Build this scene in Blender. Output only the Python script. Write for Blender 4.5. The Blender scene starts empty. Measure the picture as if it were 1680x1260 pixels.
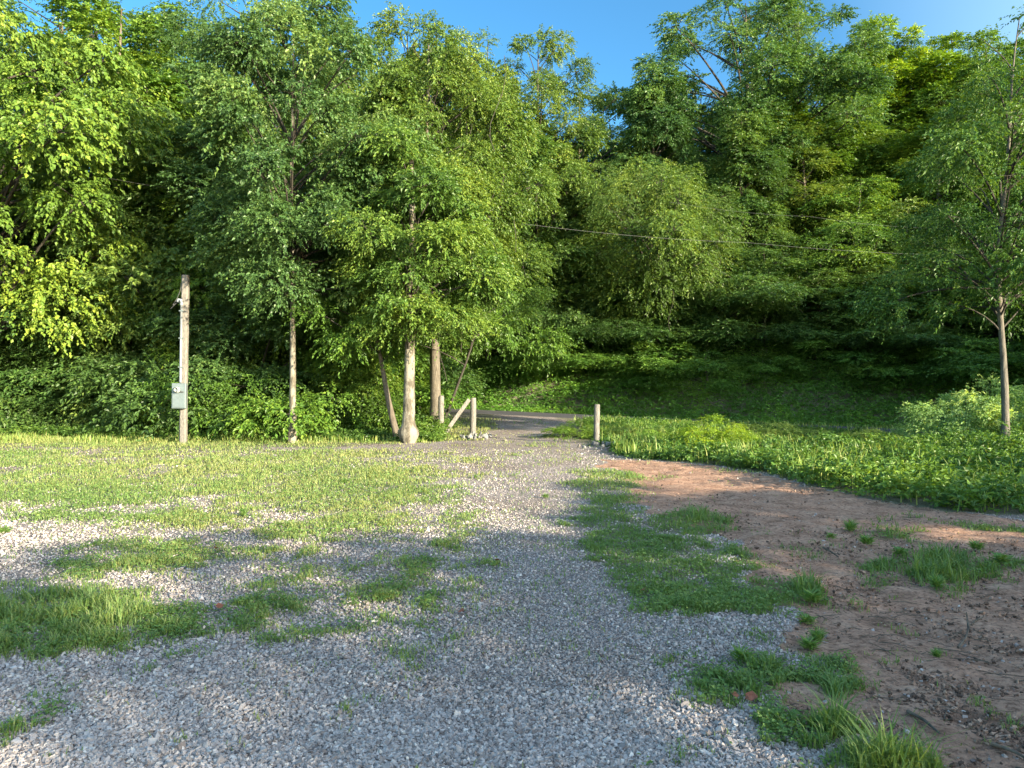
import bpy, math
import numpy as np
C = bpy.context.scene.collection
rad = math.radians
F, CX, HY, CH = 1213.0, 840.0, 638.0, 1.6      # focal length in photo pixels, horizon row, eye height
rng = np.random.default_rng(7)

# ------------------------------------------------------------------ numeric helpers
def smooth(a, b, x):
    if a > b: return 1 - smooth(b, a, x)
    t = np.clip((x - a) / (b - a), 0, 1); return t * t * (3 - 2 * t)
_tab = np.random.default_rng(99).random((256, 256))
def vnoise(x, y):
    x = np.asarray(x, float); y = np.asarray(y, float)
    xi = np.floor(x).astype(int); yi = np.floor(y).astype(int); fx = x - xi; fy = y - yi
    fx = fx * fx * (3 - 2 * fx); fy = fy * fy * (3 - 2 * fy)
    a = _tab[xi & 255, yi & 255]; b = _tab[(xi + 1) & 255, yi & 255]
    c = _tab[xi & 255, (yi + 1) & 255]; d = _tab[(xi + 1) & 255, (yi + 1) & 255]
    return (a * (1 - fx) + b * fx) * (1 - fy) + (c * (1 - fx) + d * fx) * fy
def fbm(x, y, o=4):
    s = 0; a = 0.5; t = 0
    for i in range(o):
        s = s + a * vnoise(x * 2 ** i + 17.3 * i, y * 2 ** i + 5.1 * i); t += a; a *= 0.5
    return s / t * 2 - 1
def nrm(v): return v / np.maximum(np.linalg.norm(v, axis=-1, keepdims=True), 1e-9)

# ------------------------------------------------------------------ terrain
def road_y(x): return 37.3 - 0.33 * x
def rh(x): return np.clip(0.36 - 0.035 * x, -0.5, 1.3)
def ground(x, y):
    x = np.asarray(x, float); y = np.asarray(y, float)
    ry = road_y(x)
    t = smooth(23, 1, 0) if False else smooth(0, 1, (y - 23) / np.maximum(ry - 2.6 - 23, 2))
    h = rh(x) * t
    b = y - (ry + 3.2)
    h = h + 2.9 * smooth(-.3, 6.5, b) + np.maximum(b - 4.5, 0) * 0.43 * (b < 75) + (b >= 75) * 70.5 * 0.43
    # creek dip behind the lawn on the left
    dip = smooth(23.6, 26, y) * (1 - smooth(31, 35, y)) * smooth(-3.6, -7, x)
    h = h - 1.0 * dip
    # meadow hollow on the right
    dip2 = smooth(18, 22, y) * (1 - smooth(27, 31, y)) * smooth(6, 11, x)
    h = h - 0.35 * dip2
    return h
def micro(x, y):
    f = smooth(60, 40, np.abs(np.asarray(x))) * smooth(60, 45, y)
    n = 0.035 * fbm(x * 0.6, y * 0.6) + 0.012 * fbm(x * 3.1, y * 3.1)
    return n
def W(px, D): return (px - CX) / F * D
def GD(py): return CH * F / (py - HY)          # distance of a point of the flat yard seen in photo row py

# ------------------------------------------------------------------ what covers the yard
def pip(px, py, poly):
    inside = np.zeros(px.shape, bool); n = len(poly); j = n - 1
    for i in range(n):
        xi, yi = poly[i]; xj, yj = poly[j]
        c = ((yi > py) != (yj > py)) & (px < (xj - xi) * (py - yi) / (yj - yi + 1e-9) + xi)
        inside ^= c; j = i
    return inside
def yardpoly(pts): return [((a - CX) / F * GD(b), GD(b)) for a, b in pts]
DIRT = yardpoly([(985, 752), (1100, 758), (1260, 776), (1330, 797), (1440, 820), (1560, 836), (1700, 850), (1900, 860), (2400, 1300), (1560, 1400), (1480, 1262), (1420, 1180), (1345, 1085), (1265, 1020), (1235, 965), (1225, 905), (1190, 865), (1090, 835), (1020, 800)])
MEADOW = yardpoly([(930, 712), (1000, 738), (1040, 752), (1110, 757), (1265, 775), (1340, 797), (1450, 822), (1540, 836), (2300, 850), (2300, 660), (900, 660)])
GRASS = [  # photo column, row, half-widths, strength: patches of grass on the yard
 (220, 722, 470, 14, 1.3), (250, 752, 600, 22, .95), (350, 775, 460, 24, 1.0), (140, 800, 330, 30, 1.1), (560, 805, 210, 38, 1.1), (400, 850, 300, 34, .95), (60, 830, 150, 26, .95), (700, 770, 90, 12, .7),
 (225, 912, 170, 38, 1.0), (110, 1018, 220, 66, 1.0), (-60, 1020, 160, 60, 1.1), (560, 872, 150, 26, .8), (560, 905, 110, 14, .45),
 (770, 872, 75, 34, .75), (700, 925, 60, 26, .6), (665, 965, 60, 30, .85), (590, 965, 90, 22, .4), (400, 975, 35, 16, .6), (420, 1030, 220, 50, .5), (620, 1040, 200, 50, .52), (560, 950, 300, 60, .5), (800, 1080, 160, 40, .42), (870, 1090, 40, 20, .35),(310,1072,25,12,.7), (180, 950, 60, 12, .3),
 (985, 790, 60, 26, 1.0), (1020, 835, 60, 30, 1.15), (1055, 890, 90, 44, 1.25), (1110, 950, 105, 50, 1.2), (1170, 985, 60, 20, 1.0), (1200, 950, 90, 40, .85), (1140, 850, 90, 16, 1.0), (1170, 900, 70, 26, .75),
 (1260, 965, 90, 26, .9), (1330, 970, 36, 20, .9), (1240, 930, 50, 16, .7), (1230, 1110, 50, 34, .75), (1330, 1110, 75, 40, .9), (1350, 1180, 85, 55, 1.0), (1460, 1260, 90, 25, .75), (1265, 1040, 60, 34, .35),
 (1555, 930, 120, 30, 1.25), (1500, 905, 60, 16, .8), (1640, 968, 60, 18, .7), (1465, 857, 42, 16, 1.0), (1515, 875, 30, 12, .8), (1590, 865, 60, 8, .5), (1655, 868, 40, 9, .8),
 (880, 722, 60, 10, .4), (840, 745, 80, 8, .35), (960, 1000, 30, 12, .35), (1040, 998, 26, 10, .5), (60, 1200, 60, 24, .5), (1120, 1245, 60, 25, .35), (870, 1250, 40, 10, .4), (1160, 1130, 30, 30, .3), (790, 700, 40, 14, .9)]
def covers(x, y):
    """grass cover and bare-dirt cover (0..1) at ground points"""
    x = np.asarray(x, float); y = np.asarray(y, float)
    wx = x + 0.55 * fbm(x * 0.9 + 3, y * 0.9) + 0.2 * fbm(x * 4, y * 4 + 9)
    wy = y + 0.7 * fbm(x * 0.8, y * 0.8 + 40) * np.clip(y / 8, .4, 1) + 0.2 * fbm(x * 4 + 7, y * 4)
    yy = np.maximum(wy, 1.5)
    px = CX + F * wx / yy; py = HY + CH * F / yy
    f = np.full(x.shape, 0.0)
    for cx, cy, rx, ry, s in GRASS:
        r = np.sqrt(((px - cx) / rx) ** 2 + ((py - cy) / ry) ** 2)
        f = np.maximum(f, s * smooth(1.35, 0.55, r))
    n = fbm(x * 1.3 + 31, y * 1.1, 5) * 0.85 + fbm(x * 5 + 11, y * 4.2) * 0.8
    g = smooth(.08, 1.15, np.minimum(f, 1.15) * .85 + n * .75) * smooth(-.6, .15, f)
    d = pip(wx, wy, DIRT).astype(float)
    m = pip(wx, wy, MEADOW).astype(float)
    off = smooth(28, 33, y)                        # beyond the gate: verge, bank, wood floor
    drive = np.exp(-((x - .75) / (1.7 + 1.6 * smooth(27, 35, y))) ** 6)   # gravel apron
    lat = (x < W(800, 27)) & (y > 23)
    g = np.where(y > 27.5, np.maximum(g, 1 - drive * (1 - 0.35 * smooth(0, .4, fbm(x, y * .6)))), g)
    g = np.where(lat, 1, g)
    ry = road_y(x)
    g = np.where(y > ry + 2.4, 1, g)
    g = np.maximum(g, m); d = d * (1 - m)
    return g, d, m

# ------------------------------------------------------------------ mesh + object helpers
def mesh_np(name, V, loops, sizes, mats, attrs=None, smooth_sh=False, slots=None):
    me = bpy.data.meshes.new(name)
    V = np.ascontiguousarray(V, np.float32); loops = np.ascontiguousarray(loops, np.int32); sizes = np.asarray(sizes, np.int32)
    me.vertices.add(len(V)); me.vertices.foreach_set('co', V.ravel())
    me.loops.add(len(loops)); me.loops.foreach_set('vertex_index', loops)
    me.polygons.add(len(sizes))
    st = np.zeros(len(sizes), np.int32); st[1:] = np.cumsum(sizes)[:-1]
    me.polygons.foreach_set('loop_start', st); me.polygons.foreach_set('loop_total', sizes)
    me.polygons.foreach_set('use_smooth', np.full(len(sizes), smooth_sh))
    if slots is not None: me.polygons.foreach_set('material_index', np.asarray(slots, np.int32))
    for k, a in (attrs or {}).items():
        at = me.attributes.new(k, 'FLOAT', 'POINT'); at.data.foreach_set('value', np.ascontiguousarray(a, np.float32))
    me.update(calc_edges=True); me.validate()
    for m in (mats if isinstance(mats, (list, tuple)) else [mats]): me.materials.append(m)
    return me
def link(name, data, parent=None, loc=None):
    o = bpy.data.objects.new(name, data); C.objects.link(o)
    if parent: o.parent = parent
    if loc is not None: o.location = loc
    return o
def tag(o, label=None, cat=None, group=None, kind=None):
    if label: o['label'] = label
    if cat: o['category'] = cat
    if group: o['group'] = group
    if kind: o['kind'] = kind
    return o
class MB:
    """collects tubes and boxes and builds one mesh"""
    def __init__(s): s.V = []; s.L = []; s.S = []; s.n = 0; s.T = []
    def add(s, V, faces):
        V = np.asarray(V, float); s.V.append(V)
        for f in faces: s.L.extend([i + s.n for i in f]); s.S.append(len(f))
        s.n += len(V)
    def tube(s, P, R, k=8, cap=True, rough=0.0, rg=None):
        P = np.asarray(P, float); n = len(P); R = np.broadcast_to(np.asarray(R, float), (n,))
        T = np.gradient(P, axis=0); T = nrm(T)
        ref = np.array([0, 1.0, 0]) if abs(T[0][1]) < 0.9 else np.array([1.0, 0, 0])
        A = nrm(np.cross(T, ref)); B = np.cross(T, A)
        an = np.arange(k) * 2 * math.pi / k
        rr = R[:, None] * np.ones(k)
        if rough and rg is not None: rr = rr * (1 + rough * rg.standard_normal((n, k)))
        V = P[:, None, :] + rr[..., None] * (np.cos(an)[None, :, None] * A[:, None, :] + np.sin(an)[None, :, None] * B[:, None, :])
        i = np.arange(n - 1)[:, None] * k; j = np.arange(k)[None, :]; j2 = (j + 1) % k
        q = np.stack([i + j, i + j2, i + k + j2, i + k + j], -1).reshape(-1, 4) + s.n
        s.V.append(V.reshape(-1, 3)); s.L.extend(q.ravel().tolist()); s.S.extend([4] * len(q))
        if cap:
            s.L.extend([s.n + a for a in range(k)][::1]); s.S.append(k)
            s.L.extend([s.n + (n - 1) * k + a for a in range(k)][::-1]); s.S.append(k)
        s.n += n * k
    def box(s, c, d, rot=None, bev=0.0):
        c = np.array(c, float); d = np.array(d, float) / 2
        if bev <= 0:
            V = np.array([[x, y, z] for x in (-1, 1) for y in (-1, 1) for z in (-1, 1)], float) * d
            Fc = [(0, 1, 3, 2), (4, 6, 7, 5), (0, 4, 5, 1), (2, 3, 7, 6), (0, 2, 6, 4), (1, 5, 7, 3)]
        else:   # chamfered vertical and front edges
            b = bev; ring = [(-d[0] + b, -d[1]), (d[0] - b, -d[1]), (d[0], -d[1] + b), (d[0], d[1] - b), (d[0] - b, d[1]), (-d[0] + b, d[1]), (-d[0], d[1] - b), (-d[0], -d[1] + b)]
            V = []
            for z, sh in ((-d[2], b), (-d[2] + b, 0), (d[2] - b, 0), (d[2], b)):
                for x, y in ring: V.append((x * (1 - sh / d[0]), y * (1 - sh / d[1]), z))
            V = np.array(V); Fc = [tuple(range(7, -1, -1)), tuple(range(24, 32))]
            for r in range(3):
                for a in range(8): Fc.append((r * 8 + a, r * 8 + (a + 1) % 8, r * 8 + 8 + (a + 1) % 8, r * 8 + 8 + a))
        if rot is not None: V = V @ np.array(rot).T
        s.add(V + c, Fc)
    def mesh(s, name, mat, sm=True, attrs=None, slots=None):
        return mesh_np(name, np.concatenate(s.V), s.L, s.S, mat, attrs, sm, slots)

# ------------------------------------------------------------------ materials
def mat(name):
    m = bpy.data.materials.new(name); m.use_nodes = True
    nt = m.node_tree; nt.nodes.clear()
    out = nt.nodes.new('ShaderNodeOutputMaterial'); b = nt.nodes.new('ShaderNodeBsdfPrincipled')
    nt.links.new(b.outputs[0], out.inputs[0])
    return m, nt, b, out
def N(nt, t, **k):
    n = nt.nodes.new(t)
    for a, v in k.items():
        if a in n.inputs: n.inputs[a].default_value = v
        else: setattr(n, a, v)
    return n
def ramp(nt, stops, src=None):
    r = nt.nodes.new('ShaderNodeValToRGB'); e = r.color_ramp.elements
    while len(e) < len(stops): e.new(0.5)
    for i, (p, c) in enumerate(stops):
        e[i].position = p; e[i].color = (*c, 1) if len(c) == 3 else c
    if src is not None: nt.links.new(src, r.inputs[0])
    return r
def mix(nt, fac, a, b, blend='MIX'):
    m = nt.nodes.new('ShaderNodeMix'); m.data_type = 'RGBA'; m.blend_type = blend
    for s, v in ((m.inputs[0], fac), (m.inputs[6], a), (m.inputs[7], b)):
        if isinstance(v, bpy.types.NodeSocket): nt.links.new(v, s)
        elif isinstance(v, (int, float)): s.default_value = v
        else: s.default_value = (*v, 1)
    return m.outputs[2]
def coords(nt, scale=(1, 1, 1), kind='Object'):
    tc = nt.nodes.new('ShaderNodeTexCoord'); mp = nt.nodes.new('ShaderNodeMapping'); mp.inputs['Scale'].default_value = scale
    nt.links.new(tc.outputs[kind], mp.inputs[0]); return mp.outputs[0]
def noise(nt, vec, scale, detail=4, rough=.6):
    n = N(nt, 'ShaderNodeTexNoise', Scale=scale, Detail=detail, Roughness=rough); nt.links.new(vec, n.inputs['Vector']); return n
def leaf_mat(name, dark, mid, light, trans=0.35, rough=0.45, spec=0.35):
    m, nt, b, out = mat(name)
    at = N(nt, 'ShaderNodeAttribute', attribute_name='tint'); oi = nt.nodes.new('ShaderNodeObjectInfo')
    r = ramp(nt, [(0, dark), (.5, mid), (1, light)], at.outputs['Fac'])
    col = mix(nt, 1.0, r.outputs[0], oi.outputs['Color'], 'MULTIPLY')
    nt.links.new(col, b.inputs['Base Color']); b.inputs['Roughness'].default_value = rough
    b.inputs['Specular IOR Level'].default_value = spec
    tr = nt.nodes.new('ShaderNodeBsdfTranslucent')
    tcol = mix(nt, 1.0, col, (1.9, 1.75, .55), 'MULTIPLY'); nt.links.new(tcol, tr.inputs[0])
    ms = nt.nodes.new('ShaderNodeMixShader'); ms.inputs[0].default_value = trans
    nt.links.new(b.outputs[0], ms.inputs[1]); nt.links.new(tr.outputs[0], ms.inputs[2]); nt.links.new(ms.outputs[0], out.inputs[0])
    return m
LEAF = leaf_mat('leaf', (.032, .066, .02), (.078, .15, .034), (.2, .27, .055), .26, .45, .35)
GRASSM = leaf_mat('grass_blade', (.10, .175, .055), (.165, .265, .07), (.33, .35, .13), .3, .5)
def bark_mat(name, a, b_, pale=None, sc=1.0):
    m, nt, b, out = mat(name)
    v = coords(nt, (1, 1, .22)); n = noise(nt, v, 14 * sc, 6, .7)
    r = ramp(nt, [(.3, a), (.62, b_)], n.outputs[0]); col = r.outputs[0]
    if pale:
        n2 = noise(nt, coords(nt, (1, 1, .55)), 4.5 * sc, 5, .65); r2 = ramp(nt, [(.46, (0, 0, 0)), (.56, (1, 1, 1))], n2.outputs[0])
        col = mix(nt, r2.outputs[0], col, pale)
    nt.links.new(col, b.inputs['Base Color']); b.inputs['Roughness'].default_value = .9
    bp = N(nt, 'ShaderNodeBump', Strength=.8, Distance=.03); nt.links.new(n.outputs[0], bp.inputs['Height']); nt.links.new(bp.outputs[0], b.inputs['Normal'])
    return m
BARK = bark_mat('bark', (.045, .035, .025), (.17, .14, .105))
LIMB = bark_mat('limb_bark', (.018, .015, .011), (.06, .052, .04))
BARKP = bark_mat('pale_bark', (.04, .034, .024), (.15, .13, .095), (.26, .235, .185))
BARKG = bark_mat('grey_bark', (.05, .043, .034), (.17, .15, .12))
BARKV = bark_mat('shaggy_bark', (.05, .04, .03), (.17, .145, .11), None, 1.8)
WOODP = bark_mat('weathered_wood', (.085, .077, .066), (.24, .222, .195), None, 2.2)
TWIG = bark_mat('dry_twig', (.12, .09, .06), (.3, .24, .17))
def plain(name, col, rough=.5, metal=0., var=.25, sc=9):
    m, nt, b, out = mat(name)
    n = noise(nt, coords(nt), sc, 6, .65)
    r = ramp(nt, [(.3, tuple(c * (1 - var) for c in col)), (.7, tuple(min(1, c * (1 + var)) for c in col))], n.outputs[0])
    nt.links.new(r.outputs[0], b.inputs['Base Color']); b.inputs['Roughness'].default_value = rough; b.inputs['Metallic'].default_value = metal
    return m
GALV = plain('galvanised_steel', (.17, .21, .215), .5, .35, .12)
PIPE = plain('grey_conduit', (.3, .33, .35), .45, .3, .1)
WIREM = plain('cable_jacket', (.08, .08, .08), .5)
GLASSM = plain('meter_glass', (.55, .58, .55), .12, 0, .05)
DARKM = plain('dark_plastic', (.05, .05, .05), .4)
DRYLEAF = plain('dry_leaf', (.24, .08, .04), .7, 0, .4, 30)
STONEM, _nt, _b, _o = mat('crushed_stone')
_at = N(_nt, 'ShaderNodeAttribute', attribute_name='tint')
_r = ramp(_nt, [(0, (.15, .12, .11)), (.3, (.32, .275, .255)), (.62, (.47, .415, .39)), (.85, (.6, .54, .51)), (1, (.76, .69, .62))], _at.outputs['Fac'])
_n = noise(_nt, coords(_nt), 60, 4); _rr = ramp(_nt, [(.3, (.72, .72, .72)), (.7, (1.1, 1.08, 1.05))], _n.outputs[0])
_nt.links.new(mix(_nt, 1., _r.outputs[0], _rr.outputs[0], 'MULTIPLY'), _b.inputs['Base Color']); _b.inputs['Roughness'].default_value = .85

def ground_mat():
    m, nt, b, out = mat('yard_ground')
    v = coords(nt)
    ag = N(nt, 'ShaderNodeAttribute', attribute_name='grass').outputs['Fac']; ad = N(nt, 'ShaderNodeAttribute', attribute_name='dirt').outputs['Fac']
    aw = N(nt, 'ShaderNodeAttribute', attribute_name='wood').outputs['Fac']
    vo = N(nt, 'ShaderNodeTexVoronoi', Scale=55); vo.feature = 'F1'; nt.links.new(v, vo.inputs['Vector'])
    sep = nt.nodes.new('ShaderNodeSeparateColor'); nt.links.new(vo.outputs['Color'], sep.inputs[0])
    gcol = ramp(nt, [(0, (.28, .25, .235)), (.35, (.43, .385, .365)), (.7, (.56, .51, .485)), (1, (.78, .73, .69))], sep.outputs[0]).outputs[0]
    edge = ramp(nt, [(.25, (1, 1, 1)), (.75, (.5, .47, .46))], vo.outputs['Distance']); 
    vd = N(nt, 'ShaderNodeMath', operation='MULTIPLY'); nt.links.new(vo.outputs['Distance'], vd.inputs[0]); vd.inputs[1].default_value = 1.4; nt.links.new(vd.outputs[0], edge.inputs[0])
    gcol = mix(nt, 1., gcol, edge.outputs[0], 'MULTIPLY')
    big = noise(nt, v, .55, 5, .6)
    tone = ramp(nt, [(.35, (.86, .8, .74)), (.5, (1, .97, .94)), (.65, (1.08, 1.07, 1.1))], big.outputs[0]).outputs[0]
    gcol = mix(nt, 1., gcol, tone, 'MULTIPLY')
    # bare reddish soil with crumbs
    n1 = noise(nt, v, 3.2, 8, .72); n2 = noise(nt, v, 26, 6, .75)
    dcol = ramp(nt, [(.28, (.19, .11, .072)), (.5, (.43, .26, .18)), (.72, (.57, .38, .27))], n1.outputs[0]).outputs[0]
    dcol = mix(nt, .75, dcol, ramp(nt, [(.38, (.3, .27, .25)), (.5, (1, 1, 1)), (.66, (1.4, 1.35, 1.3))], n2.outputs[0]).outputs[0], 'MULTIPLY')
    # soil under grass
    scol = ramp(nt, [(.35, (.07, .085, .035)), (.55, (.15, .17, .07)), (.75, (.26, .23, .15))], noise(nt, v, 7, 6, .7).outputs[0]).outputs[0]
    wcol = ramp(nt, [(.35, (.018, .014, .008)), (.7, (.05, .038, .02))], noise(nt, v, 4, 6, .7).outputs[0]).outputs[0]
    fine = noise(nt, v, 22, 5, .7)
    def edgefac(a):
        s = N(nt, 'ShaderNodeMath', operation='MULTIPLY_ADD'); nt.links.new(fine.outputs[0], s.inputs[0]); s.inputs[1].default_value = .9
        ad_ = N(nt, 'ShaderNodeMath', operation='SUBTRACT'); nt.links.new(a, ad_.inputs[0]); ad_.inputs[1].default_value = .45; nt.links.new(ad_.outputs[0], s.inputs[2])
        return ramp(nt, [(.38, (0, 0, 0)), (.62, (1, 1, 1))], s.outputs[0]).outputs[0]
    c = mix(nt, edgefac(ad), gcol, dcol)
    fg = N(nt, 'ShaderNodeMath', operation='MULTIPLY'); nt.links.new(edgefac(ag), fg.inputs[0]); fg.inputs[1].default_value = .6
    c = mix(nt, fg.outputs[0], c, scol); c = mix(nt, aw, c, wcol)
    nt.links.new(c, b.inputs['Base Color']); b.inputs['Roughness'].default_value = .95; b.inputs['Specular IOR Level'].default_value = .15
    inv = N(nt, 'ShaderNodeMath', operation='SUBTRACT'); inv.inputs[0].default_value = 1; nt.links.new(vo.outputs['Distance'], inv.inputs[1])
    h = mix(nt, ad, inv.outputs[0], n2.outputs[0])
    bp = N(nt, 'ShaderNodeBump', Strength=.9, Distance=.035); nt.links.new(h, bp.inputs['Height']); nt.links.new(bp.outputs[0], b.inputs['Normal'])
    return m
GROUND = ground_mat()

# ------------------------------------------------------------------ ground sheet, split into yard, driveway and bare earth
def grid(xs, ys, hole=None):
    X, Y = np.meshgrid(xs, ys); V = np.stack([X.ravel(), Y.ravel()], -1)
    nx, ny = len(xs), len(ys)
    i = (np.arange(ny - 1)[:, None] * nx + np.arange(nx - 1)[None, :])
    Q = np.stack([i, i + 1, i + nx + 1, i + nx], -1).reshape(-1, 4)
    if hole:
        cx = V[Q].mean(1); keep = ~((cx[:, 0] > hole[0]) & (cx[:, 0] < hole[1]) & (cx[:, 1] > hole[2]) & (cx[:, 1] < hole[3])); Q = Q[keep]
    return V, Q
def put_ground(name, V, Q, pick, label_kind='structure'):
    Q = Q[pick]
    if not len(Q): return
    u, inv = np.unique(Q, return_inverse=True); v = V[u]; q = inv.reshape(-1, 4)
    g, d, m = covers(v[:, 0], v[:, 1])
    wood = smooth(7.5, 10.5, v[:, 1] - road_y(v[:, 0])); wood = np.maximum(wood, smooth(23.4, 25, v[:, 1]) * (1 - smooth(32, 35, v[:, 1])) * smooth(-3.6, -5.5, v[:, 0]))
    ed = smooth(0, 2, 24 - np.abs(v[:, 0])) * smooth(0, 2, 50 - v[:, 1]) * smooth(0, 1, v[:, 1] - 1)
    z = ground(v[:, 0], v[:, 1]) + micro(v[:, 0], v[:, 1]) * ed + 0.05 * d * fbm(v[:, 0] * 3.5, v[:, 1] * 3.5) * ed
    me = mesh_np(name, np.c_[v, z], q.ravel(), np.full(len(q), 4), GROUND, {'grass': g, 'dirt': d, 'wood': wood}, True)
    return tag(link(name, me), kind=label_kind)
xs = np.linspace(-24, 24, 401); ys = np.linspace(1, 50, 409)
V, Q = grid(xs, ys); cc = V[Q].mean(1)
gg, dd, mm = covers(cc[:, 0], cc[:, 1])
isd = (dd > .5) & (gg < .95)
cpx = CX + F * cc[:, 0] / cc[:, 1]; cpy = HY + CH * F / cc[:, 1]
DRV = yardpoly([(775, 738), (935, 738), (1000, 800), (980, 850), (1060, 960), (1260, 1060), (1400, 1300), (1500, 1700), (200, 1700), (420, 1200), (640, 960), (760, 820), (740, 760)]) 
isr = pip(cc[:, 0] + .2 * fbm(cc[:, 0], cc[:, 1]), cc[:, 1], DRV) | ((np.abs(cc[:, 0] - (W(870, 30) - .06 * (cc[:, 1] - 30))) < 1.9) & (cc[:, 1] > GD(738.5)) & (cc[:, 1] < road_y(cc[:, 0]) - 2.2))
isr &= ~isd
put_ground('ground', V, Q, ~isd & ~isr); put_ground('bare_earth', V, Q, isd); put_ground('driveway', V, Q, isr)
xo = np.r_[-600, -300, -150, -90, -60:-24:13j, -24:24:49j, np.linspace(24, 60, 13)[1:], 90, 150, 300, 600] if False else np.unique(np.round(np.concatenate([[-600, -300, -150, -90], np.linspace(-60, -24, 19), np.linspace(-24, 24, 41), np.linspace(24, 60, 19), [90, 150, 300, 600]]), 4))
yo = np.unique(np.round(np.concatenate([[-300, -100, -40], np.linspace(-20, 1, 8), np.linspace(1, 50, 50), np.linspace(50, 140, 46), [200, 400, 900]]), 4))
V2, Q2 = grid(xo, yo, (-24, 24, 1, 50))
put_ground('terrain', V2, Q2, np.ones(len(Q2), bool))

# road
def road():
    xs = np.linspace(-45, 45, 181); rows = np.array([-2.3, -2.1, -1, 0, 1, 2.1, 2.3])
    V = []
    for x in xs:
        for r in rows:
            y = road_y(x) + r; V.append((x, y, float(ground(x, y)) + (0.06 if abs(r) < 2.2 else 0.0) + 0.05 * (1 - (r / 2.3) ** 2)))
    n = len(rows); q = [(i * n + j, (i + 1) * n + j, (i + 1) * n + j + 1, i * n + j + 1) for i in range(len(xs) - 1) for j in range(n - 1)]
    m, nt, b, out = mat('asphalt'); n_ = noise(nt, coords(nt), 40, 6, .7); n3 = noise(nt, coords(nt), .6, 4, .6)
    c = ramp(nt, [(.3, (.028, .028, .034)), (.7, (.075, .075, .08))], n_.outputs[0]).outputs[0]
    c = mix(nt, .5, c, ramp(nt, [(.3, (.7, .7, .7)), (.7, (1.3, 1.3, 1.25))], n3.outputs[0]).outputs[0], 'MULTIPLY')
    nt.links.new(c, b.inputs['Base Color']); b.inputs['Roughness'].default_value = .9
    me = mesh_np('road', V, np.array(q).ravel(), np.full(len(q), 4), m, None, True)
    tag(link('road', me), kind='structure')
road()

# ------------------------------------------------------------------ leaves
def leaf_geo(P, D, Nn, L, Wd, fold=.18):
    D = nrm(D); S = nrm(np.cross(D, Nn)); Nn = np.cross(S, D)
    L = np.broadcast_to(L, (len(P),))[:, None]; Wd = np.broadcast_to(Wd, (len(P),))[:, None]
    a = P; t = P + D * L - Nn * L * .12; mid = P + D * L * .42
    l = mid + S * Wd * .5 + Nn * Wd * fold; r = mid - S * Wd * .5 + Nn * Wd * fold
    return np.stack([a, r, t, l], 1).reshape(-1, 3)
def leaves_mesh(name, V, tint, m):
    n = len(V) // 4
    return mesh_np(name, V, np.arange(n * 4), np.full(n, 4), m, {'tint': np.repeat(tint, 4)})
def sprays(rg, P, A, k, slen, L, Wd, droop, jit=.35, up=.8):
    """k leaves along each spray axis A starting at P"""
    n = len(P); A = nrm(A); Zp = np.array([0, 0, 1.0])
    S = nrm(np.cross(A, Zp) + 1e-3)
    t = (np.arange(k) + .5) / k; side = np.where(np.arange(k) % 2 == 0, 1., -1.)
    ax = A[:, None, :] * np.ones((1, k, 1)); 
    sl = np.broadcast_to(slen, (n,))
    pos = P[:, None, :] + ax * (t[None, :, None] * sl[:, None, None]) + np.array([0, 0, -1.]) * (t ** 2)[None, :, None] * droop * sl[:, None, None]
    pos = pos + rg.standard_normal((n, k, 3)) * .03 * sl[:, None, None]
    d = ax * (.45 + .5 * t[None, :, None]) + S[:, None, :] * side[None, :, None] * (1 - .6 * t[None, :, None]) + np.array([0, 0, -1.]) * (.15 + droop * .8) + rg.standard_normal((n, k, 3)) * jit
    nn = Zp * up + A[:, None, :] * .25 + rg.standard_normal((n, k, 3)) * jit * 1.2
    Ls = L * rg.uniform(.6, 1.25, n * k)
    V = leaf_geo(pos.reshape(-1, 3), d.reshape(-1, 3), nn.reshape(-1, 3), Ls, Ls * Wd / L)
    return V
PROF = {
 'round': lambda u: np.sqrt(np.clip(1 - (2 * u - .9) ** 2 / 1.22, .03, 1)),
 'cone': lambda u: np.clip(1.05 - u, .1, 1) ** .7 * smooth(-.15, .2, u),
 'column': lambda u: np.clip(1 - u ** 3.2, .12, 1) * (.75 + .25 * smooth(0, .3, u)),
 'vase': lambda u: (.45 + .75 * u) * np.clip(1 - u ** 5, .2, 1),
 'layer': lambda u: np.clip(1 - u ** 2.2, .15, 1) * (.8 + .3 * np.sin(u * 17)),
}
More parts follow.
